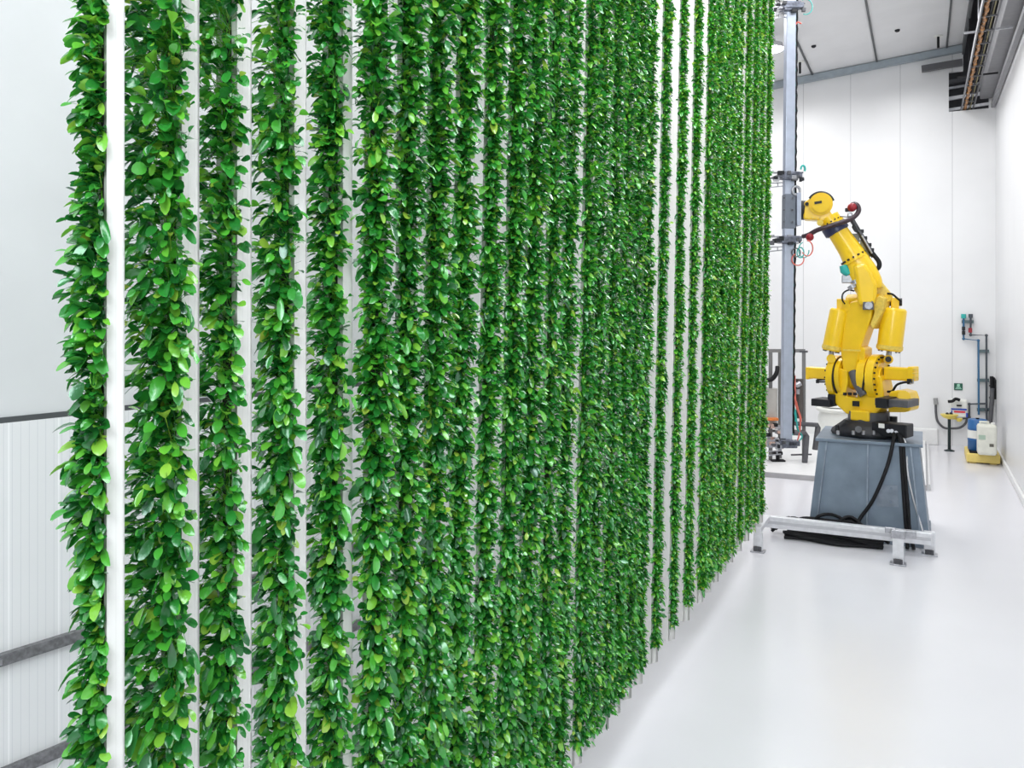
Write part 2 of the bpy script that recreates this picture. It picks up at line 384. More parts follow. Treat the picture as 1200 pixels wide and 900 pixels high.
# pedestal ---------------------------------------------------
ped = thing('robot_pedestal', 'tapered blue-grey galvanised steel pedestal under the yellow robot', 'pedestal', (rob_c.x, rob_c.y, 0))
pc = Vector((rob_c.x+.03, rob_c.y, 0)); hb, ht, zt_ = 1.02, .84, 1.74
def frus(x, y, z, s0, s1):
    pass
vb = [pc+Vector((sx*hb, sy*hb, 0)) for sx, sy in ((-1, -1), (1, -1), (1, 1), (-1, 1))]
vt = [pc+Vector((sx*ht, sy*ht, zt_)) for sx, sy in ((-1, -1), (1, -1), (1, 1), (-1, 1))]
MB().add(vb+vt, [(0, 1, 2, 3), (4, 5, 6, 7), (0, 1, 5, 4), (1, 2, 6, 5), (2, 3, 7, 6), (3, 0, 4, 7)]).build('body', galv, ped)
MB().box(pc+U*(zt_+.03), (1.80, 1.80, .055), bev=.008).build('top_plate', galv, ped)
MB().box(pc+U*.02, (2.08, 2.08, .04), bev=.006).build('base_plate', galv2, ped)
for fx in (-.86, 0.0, .86):        # gusset ribs on the front
    w0, w1 = (.12, .05)
    yb, yt = pc.y-hb, pc.y-ht
    xb, xt = pc.x+fx*hb, pc.x+fx*ht*.97
    MB().add([(xb-.012, yb-.16, .04), (xb+.012, yb-.16, .04), (xb+.012, yb+.05, .04), (xb-.012, yb+.05, .04),
              (xt-.012, yt-.05, zt_), (xt+.012, yt-.05, zt_), (xt+.012, yt+.05, zt_), (xt-.012, yt+.05, zt_)],
             [(0, 1, 2, 3), (4, 5, 6, 7), (0, 1, 5, 4), (1, 2, 6, 5), (2, 3, 7, 6), (3, 0, 4, 7)]).build('rib', galv2, ped)
def onface(px, py):               # a point on the sloping front face
    o = Vector((0, 0, H)); d = W(px, py, 1)-o; nn = Vector((0, -1, (hb-ht)/zt_)).normalized(); q = Vector((0, pc.y-hb, 0))
    return o+d*((q-o).dot(nn)/d.dot(nn))
c = (onface(1027, 570)+onface(1062, 595))/2
cp = MB(); q4 = [onface(1028, 568), onface(1052, 569), onface(1053, 594), onface(1027, 593)]
cp.prism(q4, Vector((0, -.03, 0))).build('cover_plate', galv2, ped)
for q in ((1044, 572), (1044, 588)):
    p = onface(*q); MB().cyl(p+Vector((0, .0, 0)), p+Vector((0, -.045, 0)), .022, 8).build('bolt', galv, ped)
# cables from the robot foot down to the floor
def cable(name, pts, r, m, label, grp=None, n=8):
    o = MB().tube(spline(pts, n), r, 8).build(name, m); o['label'] = label; o['category'] = 'cable'
    if grp: o['group'] = grp
    return o
def fr(px, py, off): 
    p = onface(px, py); return p+Vector((0, -off, 0))
# robot ------------------------------------------------------
rob = thing('industrial_robot', 'large yellow six-axis robot arm standing on the blue-grey steel pedestal', 'robot', tuple(rob_c+U*.005))
zt0 = 1.805
base = MB()
base.lathe((rob_c.x, rob_c.y, zt0), U, [(0, .66), (.04, .68), (.10, .66), (.22, .50), (.27, .44)], 10)
bb = base.build('base', black, rob)
MB().cyl(rob_c+U*.25, rob_c+U*.45, .37, 28).build('turntable_ring', charcoal, rob)
MB().box(P(1046, 503, -.62), (.62, .36, .24), (A, Bv, U), .02).build('connector_box', black, bb)
MB().box(P(1033, 499, -.83), (.10, .02, .08), (A, Bv, U)).build('label_plate', plastic_w, bb)
for px, py in ((1045, 505), (1050, 507), (1041, 505)):
    MB().cyl(P(px, py, -.86), P(px, py, -.78), .035, 10).build('cable_plug', steel, bb)
MB().cyl(P(1047, 488, -.3), P(1047, 496, -.3), .07, 12).build('grease_cap', black, bb)
for px in (982, 1000, 1012, 1024):
    p = P(px, 508, -.66); MB().cyl(p+U*-.02, p+U*.05, .03, 8).build('anchor_bolt', steel, bb)
MB().cyl(P(1006, 503, -.70), P(1006, 503, -.6), .06, 14).build('plug', charcoal, bb)
MB().tube([P(981, 508, -.3), P(981, 498, -.3)], [.05, .03], 10).build('lifting_eye', black, bb)
# carousel: U-shaped casting
poly = [(980, 440), (978, 458), (986, 473), (998, 484), (1032, 484), (1042, 475), (1041, 455), (1038, 440), (1026, 436), (1020, 450), (1017, 460), (1012, 465), (998, 463), (991, 452), (989, 438)]
car = MB().prism([Q(x, y, 0) for x, y in poly], Bv*.50, .03).build('carousel', yellow, rob)
hubL = MB().cyl(Q(978, 441), Q(985, 441.5), .42, 36).cyl(Q(976.5, 441), Q(978, 441), .36, 36).build('shoulder_disc', yellow, car)
hubR = MB().cyl(Q(1024, 442), Q(1033, 442.5), .44, 40).cyl(Q(1033, 442.5), Q(1034.5, 442.5), .30, 36).cyl(Q(1034.5, 442.5), Q(1036, 442.5), .2, 30).build('shoulder_disc', yellow, car)
MB().cyl(Q(1022.2, 442), Q(1024, 442.5), .425, 40).build('gap_shade_disc', black, car)  # black disc stands for the shaded gap beside the right shoulder disc
MB().cyl(Q(985, 441.5), Q(987, 441.5), .40, 40).build('gap_shade_disc', black, car)  # shade of the gap between left disc and hub, put in as black
for q_, r_, n_, sg_ in ((Q(1033, 442.5), .385, 22, 1), (Q(978, 441), .39, 18, -1)):
    for k in range(n_):
        t = 2*PI*k/n_; q = q_+(Bv*math.cos(t)+U*math.sin(t))*r_; MB().cyl(q, q+A*.03*sg_, .019, 6).build('bolt', black, car)
MB().box(Q(1036.2, 440), (.02, .05, .26), (A, Bv, U)).build('slot', black, car)
MB().box(Q(1003, 473, -.315), (.13, .02, .10), (A, Bv, U)).build('inspection_hole', black, car)
MB().box(Q(1009, 487, -.30), (.36, .14, .20), (A, Bv, U), .03).build('front_lug', yellow, car)
for px in (990, 996, 1002): MB().cyl(Q(px, 463, -.25), Q(px, 460, -.25), .035, 10).build('bolt', black, car)
MB().tube(spline([Q(1000, 436, -.2), Q(1004, 448, -.28), Q(1013, 463, -.28)]), .09, 12).build('conduit', charcoal, car)
# rear gearbox block at lower right
MB().prism([Q(x, y, -.1) for x, y in ((1048, 458), (1058, 456), (1070, 459), (1073, 468), (1072, 480), (1066, 482), (1046, 482), (1046, 466))], Bv*.45, .03).build('gearbox', yellow, rob)
MB().cyl(Q(1059, 464, -.42), Q(1059, 464, -.2), .10, 16).build('motor_cap', yellow, rob)
# fork pockets
MB().box(Q(1051, 471, -.42), (.58, .55, .13), (A, Bv, U), .01).build('fork_pocket', charcoal, rob)
MB().box(Q(1040, 471, -.50), (.20, .60, .18), (A, Bv, U), .01).build('fork_bracket', black, rob)
MB().box(Q(968, 471, -.1), (.38, .5, .14), (A, Bv, U), .01).build('fork_pocket', black, rob)
MB().box(Q(979, 468, -.1), (.14, .4, .22), (A, Bv, U), .01).build('fork_bracket', black, rob)
# motors
mr = MB().box(Q(1056, 438), (.56, .24, .245), (A, Bv, U), .03).build('motor', yellow, rob)
MB().box(Q(1070, 438), (.12, .27, .27), (A, Bv, U), .02).build('end_cap', yellow, mr)
f_ = MB()
for k in range(3): f_.box(Q(1073, 433+k*4.5, -.13), (.10, .03, .018), (A, Bv, U))
f_.build('vent', yellow_d, mr)
ml = MB().box(Q(960, 437), (.46, .24, .225), (A, Bv, U), .03).build('motor', yellow, rob)
MB().box(Q(949, 437), (.07, .26, .25), (A, Bv, U), .02).build('end_cap', yellow, ml)
MB().tube(spline([Q(1040, 459, -.25), Q(1046, 458, -.27), Q(1051, 451, -.27), Q(1060, 448, -.25), Q(1066, 448, -.2)]), .022, 8).build('cable', rubber, rob)
MB().box(Q(1066, 447, -.15), (.07, .1, .10), (A, Bv, U), .01).build('connector', black, rob)
MB().tube(spline([Q(1066, 449, -.2), Q(1070, 449, -.2), Q(1070, 444, -.2)]), .012, 6).build('cable', steel, rob)
MB().bar(Q(958, 445, -.05), Q(972, 444, -.05), .06, .05).bar(Q(958, 445, -.05), Q(958, 449, -.05), .06, .05).bar(Q(957, 447.5, -.05), Q(972, 447.5, -.05), .04, .03).build('connector', black, rob)
# lower arm: wide plate tapering, with hub between the discs
arm = MB().prism([Q(1006+(x-1006)*.86, y, -.06) for x, y in ((994, 362), (1000, 354), (1010, 352), (1024, 354), (1029, 362), (1028, 372), (1020, 392), (1012, 412), (1008, 436), (1002, 437), (990, 434), (987, 412), (989, 385))], Bv*.38, .035).build('lower_arm', yellow, rob)
MB().prism([Q(x, y, -.03) for x, y in ((1012, 405), (1018, 408), (1017, 440), (1015, 462), (1009, 466), (1008, 440), (1009, 412))], Bv*.36, .02).build('arm_fork', yellow, arm)
MB().prism([Q(x, y, -.02) for x, y in ((988, 430), (999, 434), (1000, 446), (997, 462), (991, 462), (987, 448))], Bv*.5, .02).build('arm_fork', yellow, arm)
MB().cyl(Q(987, 441.5), Q(992, 441.6), .38, 36).build('hub', yellow, arm)
MB().cyl(Q(1013, 442), Q(1022, 442), .40, 36).build('hub', yellow, arm)
MB().cyl(Q(992, 441.5, .05), Q(1013, 442, .05), .25, 28).build('hub', yellow, arm)
MB().box(Q(998, 410.5, -.32), (.34, .02, .03), (A, Bv, U)).build('step_edge', yellow_d, arm)
# elbow
MB().cyl(Q(995, 357), Q(1033, 356), .20, 28).build('elbow_axle', yellow, arm)
MB().prism([Q(x, y, -.05) for x, y in ((1026, 352), (1034, 346), (1040, 350), (1039, 362), (1032, 376), (1026, 386), (1023, 380), (1028, 366))], Bv*.3, .02).build('elbow_lug', yellow_d, arm)
MB().prism([Q(x, y, -.05) for x, y in ((992, 352), (999, 351), (1002, 362), (996, 368), (991, 364))], Bv*.42, .015).build('elbow_lug', yellow, arm)
frame(22)
# upper arm: casting that narrows to a round forearm
pts = [(1019, 340, .24), (1016, 331, .27), (1010, 318, .265), (1003, 305, .235), (996, 293, .21), (988, 281, .195), (979, 267, .185)]
ua = MB(); sp = spline([Q(x, y, -.12) for x, y, r in pts], 4); rr = np.interp(np.linspace(0, len(pts)-1, len(sp)), range(len(pts)), [r for _, _, r in pts]).tolist()
# squashed front-to-back near the elbow
def ell_tube(mb, pts, rads, n=28, sq=None):
    t = []; m = len(pts); rings = []
    for i, p in enumerate(pts):
        tan = (pts[min(i+1, m-1)]-pts[max(i-1, 0)]).normalized(); v = Bv.copy(); v = (v-tan*v.dot(tan)).normalized(); u = tan.cross(v)
        q = sq[i]
        ring = []
        for k in range(n):
            a_ = 2*PI*k/n; cx, sy = math.cos(a_), math.sin(a_)
            e = q[1]; cx = math.copysign(abs(cx)**e, cx); sy = math.copysign(abs(sy)**e, sy)
            ring.append(p+u*cx*rads[i]+v*sy*rads[i]*q[0])
        rings.append(ring)
    mb.add([x for r in rings for x in r], [(i*n+k, i*n+(k+1) % n, (i+1)*n+(k+1) % n, (i+1)*n+k) for i in range(m-1) for k in range(n)], True)
    mb.add(rings[0], [tuple(range(n))[::-1]]); mb.add(rings[-1], [tuple(range(n))])
sq = [(np.interp(i/len(sp), [0, .5, 1], [.72, .9, 1]), np.interp(i/len(sp), [0, .35, .6, 1], [.55, .65, 1, 1])) for i in range(len(sp))]
ell_tube(ua, sp, rr, 28, sq)
upa = ua.build('upper_arm', yellow, rob)
MB().prism([Q(x, y, -.16) for x, y in ((999, 310), (1014, 309), (1021, 318), (1028, 334), (1027, 350), (1024, 358), (1006, 358), (1004, 345), (1002, 328))], Bv*.44, .09).build('elbow_casting', yellow, upa)
MB().prism([Q(x, y, .06) for x, y in ((1014, 310), (1021, 315), (1036, 334), (1046, 346), (1045, 353), (1036, 356), (1024, 356), (1022, 340))], Bv*.40, .04).build('elbow_side', yellow_d, upa)
MB().cyl(Q(1040, 349, -.16), Q(1040, 349, -.12), .07, 12).build('cap', yellow, upa)
# bolt ring where the forearm joins
bc = MB(); c1 = Q(1000, 302, -.12); ax = (Q(979, 267, -.12)-Q(1003, 305, -.12)).normalized(); u_ = Bv-ax*Bv.dot(ax); u_.normalize(); v_ = ax.cross(u_)
for k in range(14):
    t = 2*PI*k/14; q = c1+(u_*math.cos(t)+v_*math.sin(t))*.232; bc.cyl(q-(q-c1).normalized()*.02, q+(q-c1).normalized()*.02, .02, 6)
bc.build('bolt_ring', black, upa)
MB().cyl(c1-ax*.07, c1-ax*.03, .25, 28).build('flange', yellow, upa)
MB().prism([Q(x, y, -.35) for x, y in ((1011, 354), (1014, 352), (1022, 352), (1024, 355), (1024, 363), (1011, 363))], Bv*.06, .01).build('recess', charcoal, upa)
MB().cyl(Q(1018, 358, -.39), Q(1018, 358, -.3), .07, 16).build('cable_gland', steel, upa)
MB().cyl(Q(1037, 354, 0), Q(1057, 354, 0), .075, 14).build('balancer_pin', black, rob)
MB().cyl(Q(986, 358, 0), Q(994, 358, 0), .06, 14).build('balancer_pin', black, rob)
# counterbalance cylinders
def balancer(top, bot, rod, r, b0):
    a_ = Q(*top, b0); b_ = Q(*bot, b0); d = (b_-a_).normalized(); L = (b_-a_).length
    o = MB().lathe(a_, d, [(0, r*.8), (.03, r*.97), (.05, r), (L-.06, r), (L-.02, r*1.0), (L, r*.9)], 24).build('balancer', yellow, rob)
    MB().box(a_-d*.09, (.14, .16, .22), (A, Bv, U), .02).build('clevis', yellow, o)
    MB().lathe(a_+d*(L-.10), d, [(0, r*1.05), (.07, r*1.05)], 24).build('band', yellow_d, o)
    MB().cyl(b_-d*.05, Q(*rod, b0), .05, 12).build('rod', steel, o)
    MB().cyl(Q(*rod, b0)-Bv*.07, Q(*rod, b0)+Bv*.07, .085, 16).build('rod_eye', yellow, o)
    bt = MB()
    for k in range(8):
        t = 2*PI*k/8; u2 = d.orthogonal().normalized(); v2 = d.cross(u2); q = b_+(u2*math.cos(t)+v2*math.sin(t))*r*.78
        bt.cyl(q-d*.03, q+d*.025, .02, 6)
    bt.build('bolt_circle', charcoal, o)
    return o
balancer((984, 362), (974, 411), (974, 420), .175, .0)
balancer((1048, 361), (1042, 411), (1041, 421), .225, -.05)
MB().cyl(Q(1041, 421, -.2), Q(1041, 421, .12), .055, 12).build('balancer_pin', black, rob)
# thin loose leads by the elbow
MB().tube(spline([Q(990, 356, -.2), Q(987, 351, -.25), Q(988, 344, -.25), Q(994, 340, -.25), Q(1001, 341, -.2)]), .016, 6).build('cable', rubber, rob)
MB().tube(spline([Q(1040, 344, -.2), Q(1046, 345, -.25), Q(1052, 350, -.25), Q(1056, 353, -.2)]), .02, 6).build('cable', rubber, rob)
# junction on the left of the arm
tj = MB().tube([Q(988, 311, -.25), Q(990, 317, -.25), Q(994, 322, -.25)], [.07, .09, .06], 12).build('air_fitting', teal, rob)
jx = MB().box(Q(993, 327, -.2), (.20, .16, .16), (A, Bv, U), .02).build('valve_block', steel, rob)
MB().cyl(Q(997, 334, -.3), Q(1000, 338, -.3), .08, 12).cyl(Q(1001, 328, -.3), Q(1003, 333, -.3), .05, 12).build('fitting', steel, jx)
# wrist
wc = Q(977, 265, -.12)
col = MB().cyl(wc-ax*.13, wc+ax*.02, .235, 28).cyl(wc-ax*.15, wc-ax*.10, .21, 28).build('collar', mat('navy_black', (.03, .035, .09), .35), rob)
wr = MB().cyl(wc, wc+ax*.20, .20, 28).cyl(wc+ax*.02, wc+ax*.07, .225, 28).build('wrist', yellow, rob)
bc = MB(); u_ = (Bv-ax*Bv.dot(ax)).normalized(); v_ = ax.cross(u_); c1 = wc+ax*.07
for k in range(16):
    t = 2*PI*k/16; q = c1+(u_*math.cos(t)+v_*math.sin(t))*.205; bc.cyl(q, q+ax*.025, .018, 6)
bc.build('bolt_circle', black, wr)
hd = MB().prism([Q(x, y, -.12) for x, y in ((943, 238), (949, 234), (953, 228), (962, 225), (972, 228), (976, 235), (975, 243), (972, 247), (978, 256), (970, 262), (958, 259), (942, 258), (942, 246))], Bv*.36, .03).build('wrist_housing', yellow, rob)
MB().cyl(Q(962, 239, -.36), Q(962, 239, -.28), .215, 30).cyl(Q(962, 239, -.40), Q(962, 239, -.35), .16, 30).build('wrist_cover', yellow, hd)
arcp = [Q(962+14.2*math.cos(t), 240.5-14.0*math.sin(t), -.30) for t in np.linspace(.35, 2.6, 18)]
am = MB().tube(arcp, .045, 10)
am.build('black_rim', black, hd)
MB().bar(Q(954.5, 238, -.41), Q(963, 236.5, -.41), .02, .045).build('slot', black, hd)
for x, y in ((945.5, 239), (970.5, 241), (953.5, 244)): MB().cyl(Q(x, y, -.34), Q(x, y, -.26), .036, 10).build('plug', black, hd)
MB().cyl(Q(961, 261, -.38), Q(961, 261, -.1), .06, 14).build('bolt_head', yellow_d, hd)
fb = MB()
for k in range(9): fb.cyl(Q(944+k*4.2, 255+(k % 2)*2.2, -.31), Q(944+k*4.2, 255+(k % 2)*2.2, -.28), .016, 6)
fb.build('bolt_row', yellow_d, hd)
MB().cyl(Q(943.5, 246.5, -.12), Q(934, 246, -.12), .19, 24).build('tool_flange', black, rob)
# dress pack
hose = MB().tube(spline([Q(941, 277, -.3), Q(948, 275, -.38), Q(957, 270, -.42), Q(966, 267, -.45), Q(978, 263, -.43), Q(990, 259.5, -.38), Q(1000, 255, -.3), Q(1006, 248, -.25), Q(1005.5, 242, -.22), Q(1002, 239, -.2), Q(998, 240, -.2)]), .045, 10).build('hose', mat('hose_purple_black', (.04, .02, .03), .35, var=.3, scale=40), rob)
MB().sphere(Q(949, 278, -.42), .075).build('hose_coupling', red, hose)
MB().sphere(Q(998.5, 243, -.25), .085).build('hose_coupling', red, hose)
MB().box(Q(993.5, 246, -.2), (.1, .1, .07), (A, Bv, U), .015).build('hose_clip', black, hose)
MB().box(Q(996, 252, -.2), (.09, .1, .09), (A, Bv, U), .02).cyl(Q(985, 253, -.2), Q(995, 254, -.2), .02, 8).build('hose_clamp', steel, hose)
cr = MB().bar(Q(998, 257, -.1), Q(1024, 301, -.1), .10, .05, up=R).build('carrier_rail', charcoal, rob)
MB().prism([Q(x, y, -.05) for x, y in ((1001, 262), (1007, 268), (1009, 275), (1001, 271), (998, 266))], Bv*.2, .01).build('bracket', black, cr)
MB().prism([Q(x, y, -.02) for x, y in ((996, 274), (1006, 274), (1008, 283), (1002, 285))], Bv*.14, .01).build('bracket', mat('dull_grey', (.2, .2, .18), .5), cr)
MB().prism([Q(x, y, 0) for x, y in ((1008, 281), (1014, 283), (1024, 300), (1018, 301), (1015, 307), (1008, 292))], Bv*.1, .01).build('guard_plate', olive, cr)
MB().tube([Q(1010, 276, -.16), Q(1022, 297, -.16)], .018, 6).build('conduit', steel, cr)
for x, y in ((1010, 271), (1014, 279), (1019, 287), (1022, 293)): MB().box(Q(x, y, -.1), (.07, .08, .07), (A, Bv, U), .01).build('clip', black, cr)
MB().tube(spline([Q(1020, 294, -.12), Q(1025, 300, -.14), Q(1030, 307, -.16), Q(1030, 313, -.18), Q(1026, 316, -.18), Q(1023, 315, -.16)]), .042, 10).build('hose', rubber, rob)
# gripper boom -----------------------------------------------
gx = lambda y: 926-(y/515.0)*4.6
bt_, bb_ = P(gx(-60), -60, -.14), P(gx(516), 516, -.14)
gb = MB().bar(bt_, bb_, .175, .175, up=F, bev=.01).build('gripper_boom', beam_m, rob)
MB().bar(P(gx(228)+.5, 228, -.14), P(gx(268)+.5, 268, -.14), .20, .21, up=F, bev=.01).build('sleeve', mat('sleeve_grey', (.17, .19, .23), .4, .4), gb)
MB().box(P(933.5, 246, -.14), (.08, .3, .62), (R, F, U), .01).build('mounting_plate', beam_m, gb)
fb = MB()
for y in (232, 246, 260):
    for dx in (-5, 5): fb.cyl(P(gx(y)+dx, y, -.28), P(gx(y)+dx, y, -.25), .018, 6)
fb.build('bolt_row', charcoal, gb)
# cable run along the right side of the boom
strip = MB()
pts = [P(gx(y)+6.6, y, -.12) for y in range(-50, 511, 10)]
strip.tube(pts, .022, 6).build('cable_run', teal, gb)
pts = [P(gx(y)+7.6+.5*math.sin(y*.4), y, -.12) for y in range(-50, 511, 6)]
MB().tube(pts, .03, 6).build('cable_run', rubber, gb)
def clamp(y, lo, hi, seed):
    rnd = random.Random(seed)
    k = MB(); g = gx(y)
    k.box(P(g, y, -.14), (.34, .28, .13), (R, F, U), .015)
    k.box(P(g+8, y-1, -.2), (.22, .16, .10), (R, F, U), .01)
    k.cyl(P(g-7, y-3, -.25), P(g+7, y-3, -.25), .035, 10)
    k.cyl(P(g-7, y+3, -.25), P(g+4, y+3, -.25), .03, 10)
    c_ = k.build('gripper_clamp', mat('clamp_grey', (.15, .16, .20), .4, .5, var=.4, scale=20), rob)
    j = MB()
    j.bar(P(lo, y-3.5, -.14), P(g-5, y-3.5, -.14), .04, .03); j.bar(P(lo, y+3, -.14), P(g-5, y+3, -.14), .04, .03)
    j.bar(P(lo, y-3.5, -.14), P(lo, y+4, -.14), .04, .03); j.bar(P(lo, y+4, -.16), P(g-7, y-3, -.16), .02, .02)
    j.bar(P(lo, y+9, -.1), P(g-6, y+8, -.1), .02, .02); j.bar(P(lo, y+14, -.1), P(g-6, y+12, -.1), .02, .02); j.bar(P((lo+g)/2, y+8, -.1), P((lo+g)/2, y+13, -.1), .02, .02)
    j.build('jaw', steel, c_)
    for q in range(10):
        x = rnd.uniform(lo+4, hi-2); yy = y+rnd.uniform(-5, 5)
        MB().box(P(x, yy, rnd.uniform(-.32, -.22)), (rnd.uniform(.04, .12), .06, rnd.uniform(.03, .09)), (R, F, U), .008).build('fitting', (black, steel, charcoal)[q % 3], c_)
    MB().cyl(P(g+8, y+1, -.2), P(hi, y+3, -.2), .022, 8).build('actuator', charcoal, c_)
    MB().cyl(P(g+8, y-2, -.2), P(hi-1, y-4, -.2), .018, 8).build('actuator', charcoal, c_)
    return c_
clamp(8, 899, 944, 1); clamp(206, 899, 942, 2); clamp(281, 899, 938, 3); c4 = clamp(520, 900, 934, 4)
def loop(cx, cy, rx, ry, m, a0=0, a1=2*PI, r=.012, dd=-.25):
    MB().tube([P(cx+rx*math.cos(t), cy+ry*math.sin(t), dd) for t in np.linspace(a0, a1, 22)], r, 6).build('air_hose', m, gb)
loop(933, 223.5, 4.5, 5, steel, r=.025); loop(933, 296, 5, 5, charcoal); loop(935, 304, 7, 7, red2, -.5, 4.2); loop(946, 291, 6.5, 9, red2, -1.6, 2.6)
loop(942, 293, 6, 9, teal, 0, 4.5, .010); loop(938, 296, 4, 6, teal); loop(944, 8, 8, 9, teal, 4.2, 8.2, .010); loop(941, 198, 2.4, 4, teal, 3, 7, .02)
MB().tube(spline([P(931, 30, -.2), P(935, 26, -.2), P(939, 28, -.2)]), .014, 6).build('air_hose', red2, gb)
MB().tube(spline([P(933, 470, -.2), P(938, 495, -.2), P(935, 515, -.2), P(930, 522, -.2)]), .014, 6).build('air_hose', red2, gb)
MB().tube(spline([P(932, 480, -.2), P(935, 502, -.2), P(940, 512, -.2), P(932, 520, -.2)]), .014, 6).build('air_hose', teal, gb)
# ================================================================ CABLES + FLOOR FRAME
top1, top2, top3 = P(1048, 508, -.86), P(1051, 508, -.86), P(1052, 509, -.86)
cable('power_cable', [top1, P(1047, 516, -.99)+Vector((0, 0, 0)), fr(1040, 545, .16), fr(1024, 583, .16), fr(1008, 606, .16), Vector((-1.2, 15.98, .05)), Vector((-1.7, 15.95, .03))], .032, rubber, 'single black cable sweeping left down the front of the steel pedestal')
cable('power_cable', [top2, P(1055, 518, -1.0), fr(1057, 545, .10), fr(1060, 590, .12), fr(1062, 618, .12), Vector((-.22, 16.05, .04))], .03, rubber, 'black cable hanging straight down the right of the pedestal, left of its twin')
cable('power_cable', [P(1053, 508, -.86), P(1058, 519, -1.0), fr(1060, 545, .10), fr(1064, 590, .12), fr(1066, 618, .12), Vector((-.12, 16.05, .04))], .03, rubber, 'black cable hanging down the right of the pedestal, between twin and silver cable')
cable('signal_cable', [P(1055, 509, -.86), P(1062, 522, -.98), fr(1064, 555, .06), fr(1072, 590, .06), fr(1080, 617, .06), Vector((.1, 16.1, .03))], .016, alu, 'thin silver cable running down the right side of the pedestal front')
# frame
fr_t = thing('floor_frame', 'low aluminium rail frame on short feet in front of the pedestal', 'frame', (-1.2, 15.85, 0))
MB().box((-1.21, 15.85, .305), (2.74, .12, .21), bev=.012).build('beam', alu, fr_t)
MB().box((-1.21, 15.785, .305), (2.70, .012, .05)).build('beam_groove', mat('groove', (.55, .55, .58), .4, .3), fr_t)
def foot(x, y, top, w=.16):
    o = MB().box((x, y, top/2), (w, .10, top), bev=.008).build('foot', alu, fr_t)
    MB().box((x, y-.02, .012), (w+.08, .20, .024), bev=.004).build('foot_plate', steel, o)
    for dx in (-.05, .05): MB().cyl((x+dx, y-.08, .02), (x+dx, y-.08, .10), .02, 8).build('anchor_bolt', charcoal, o)
    MB().box((x, y-.055, .06), (w*.5, .03, .08)).build('shim', charcoal, o)
p = on_z(888.5, 646); foot(p.x, p.y, .34, .15)
MB().box((p.x, (p.y+15.80)/2, .38), (.12, 15.80-p.y+.1, .09), bev=.01).build('side_rail', alu, fr_t)
foot(.12, 15.97, .40, .17)
p = on_z(1052.5, 661); foot(p.x, p.y, .56, .17)
MB().box((p.x, (p.y+15.8)/2, .34), (.14, 15.8-p.y, .14), bev=.01).build('side_rail', alu, fr_t)
MB().box((p.x-.12, p.y+.05, .53), (.16, .06, .10), bev=.01).box((p.x+.17, p.y+.05, .50), (.2, .06, .12), bev=.01).box((p.x, p.y-.05, .50), (.22, .03, .14), bev=.01).build('bracket', steel, fr_t)
# cables heaped behind and below the beam
rnd = random.Random(5); tang = []
for k in range(9):
    x0_ = -2.5+rnd.uniform(-.1, .4); pts = []
    for q in range(6):
        pts.append(Vector((x0_+q*.32+rnd.uniform(-.08, .08), 16.13+rnd.uniform(-.08, .16), .05+rnd.uniform(0, .40)*(1 if 0 < q < 5 else .1))))
    tang.append(pts)
tb = MB()
for pts in tang: tb.tube(spline(pts, 6), .03, 7)
o = tb.build('cable_heap', rubber); o['label'] = 'tangled heap of black cables lying behind the aluminium beam at left'; o['category'] = 'cable'; o['kind'] = 'stuff'
tb = MB()
for k in range(6):
    pts = [Vector((-2.25+q*.33, 15.86+.07*math.sin(q*1.7+k)+k*.03, .04+.015*k)) for q in range(6)]; tb.tube(spline(pts, 6), .028, 7)
o = tb.build('cable_heap', rubber); o['label'] = 'black cables lying on the floor directly below the aluminium beam'; o['category'] = 'cable'; o['kind'] = 'stuff'
# ================================================================ PROCESS SKID behind the boom
dk = 22.6
def K(px, py, dd=0): return W(px, py, dk+dd)
zs = .12
def kz(px, dd, z): p = K(px, 400, dd); return Vector((p.x, p.y, z))
sk = thing('process_skid', 'steel pipe frame with pumps and hoses behind the grey gripper boom', 'machine', tuple(kz(920, 0, zs)))
fm = MB()
for px, dd in ((903, 0), (914, .3), (942, 0)):
    top = K(px, 411, dd); fm.bar(top, kz(px, dd, zs), .09, .09)
fm.bar(K(900, 411), K(943, 411), .09, .09); fm.bar(K(900, 505), K(943, 505), .06, .06)
fm.build('frame', mat('dull_frame', (.22, .22, .22), .5, .3), sk)
MB().box(K(941, 412), (.22, .12, .05), (R, F, U)).build('bracket', charcoal, sk)
MB().cyl(K(937, 444), K(937, 490), .10, 14).build('pump', mat('dark_brown', (.08, .07, .065), .5), sk)
MB().cyl(K(904, 455), K(904, 497), .16, 16).build('tank', mat('beige_grey', (.45, .43, .40), .5), sk)
MB().box(K(905, 491, -.2), (.28, .2, .07), (R, F, U), .01).build('orange_band', orange, sk)
MB().box(K(906, 519, -.2), (.5, .35, .16), (R, F, U), .03).build('pump_housing', mat('pale_orange', (.55, .38, .32), .5, var=.3, scale=20), sk)
MB().tube(spline([K(897, 446, -.2), K(905, 444, -.2), K(910, 437, -.2), K(911, 430, -.1)]), .06, 8).build('hose', rubber, sk)
for k in range(18):
    MB().box(K(rnd.uniform(899, 915), rnd.uniform(495, 526), rnd.uniform(-.4, -.1)), (rnd.uniform(.06, .2), .1, rnd.uniform(.05, .12)), (R, F, U), .01).build('fitting', (steel, mat('pale_orange', (.55, .38, .32), .5, var=.3, scale=20), rubber)[k % 3], sk)
MB().tube(spline([K(931, 440, -.1), K(932, 470, -.1), K(938, 490, -.1), K(936, 505, -.1)]), .03, 8).build('hose', red2, sk)
MB().tube(spline([K(929, 440, -.1), K(930, 475, -.1), K(934, 500, -.1), K(940, 510, -.1)]), .03, 8).build('hose', teal, sk)
MB().tube([K(933, 452, -.1), K(938, 449, -.1)], .07, 10).tube([K(935, 462, -.1), K(935, 456, -.1)], .05, 10).build('valve', steel, sk)
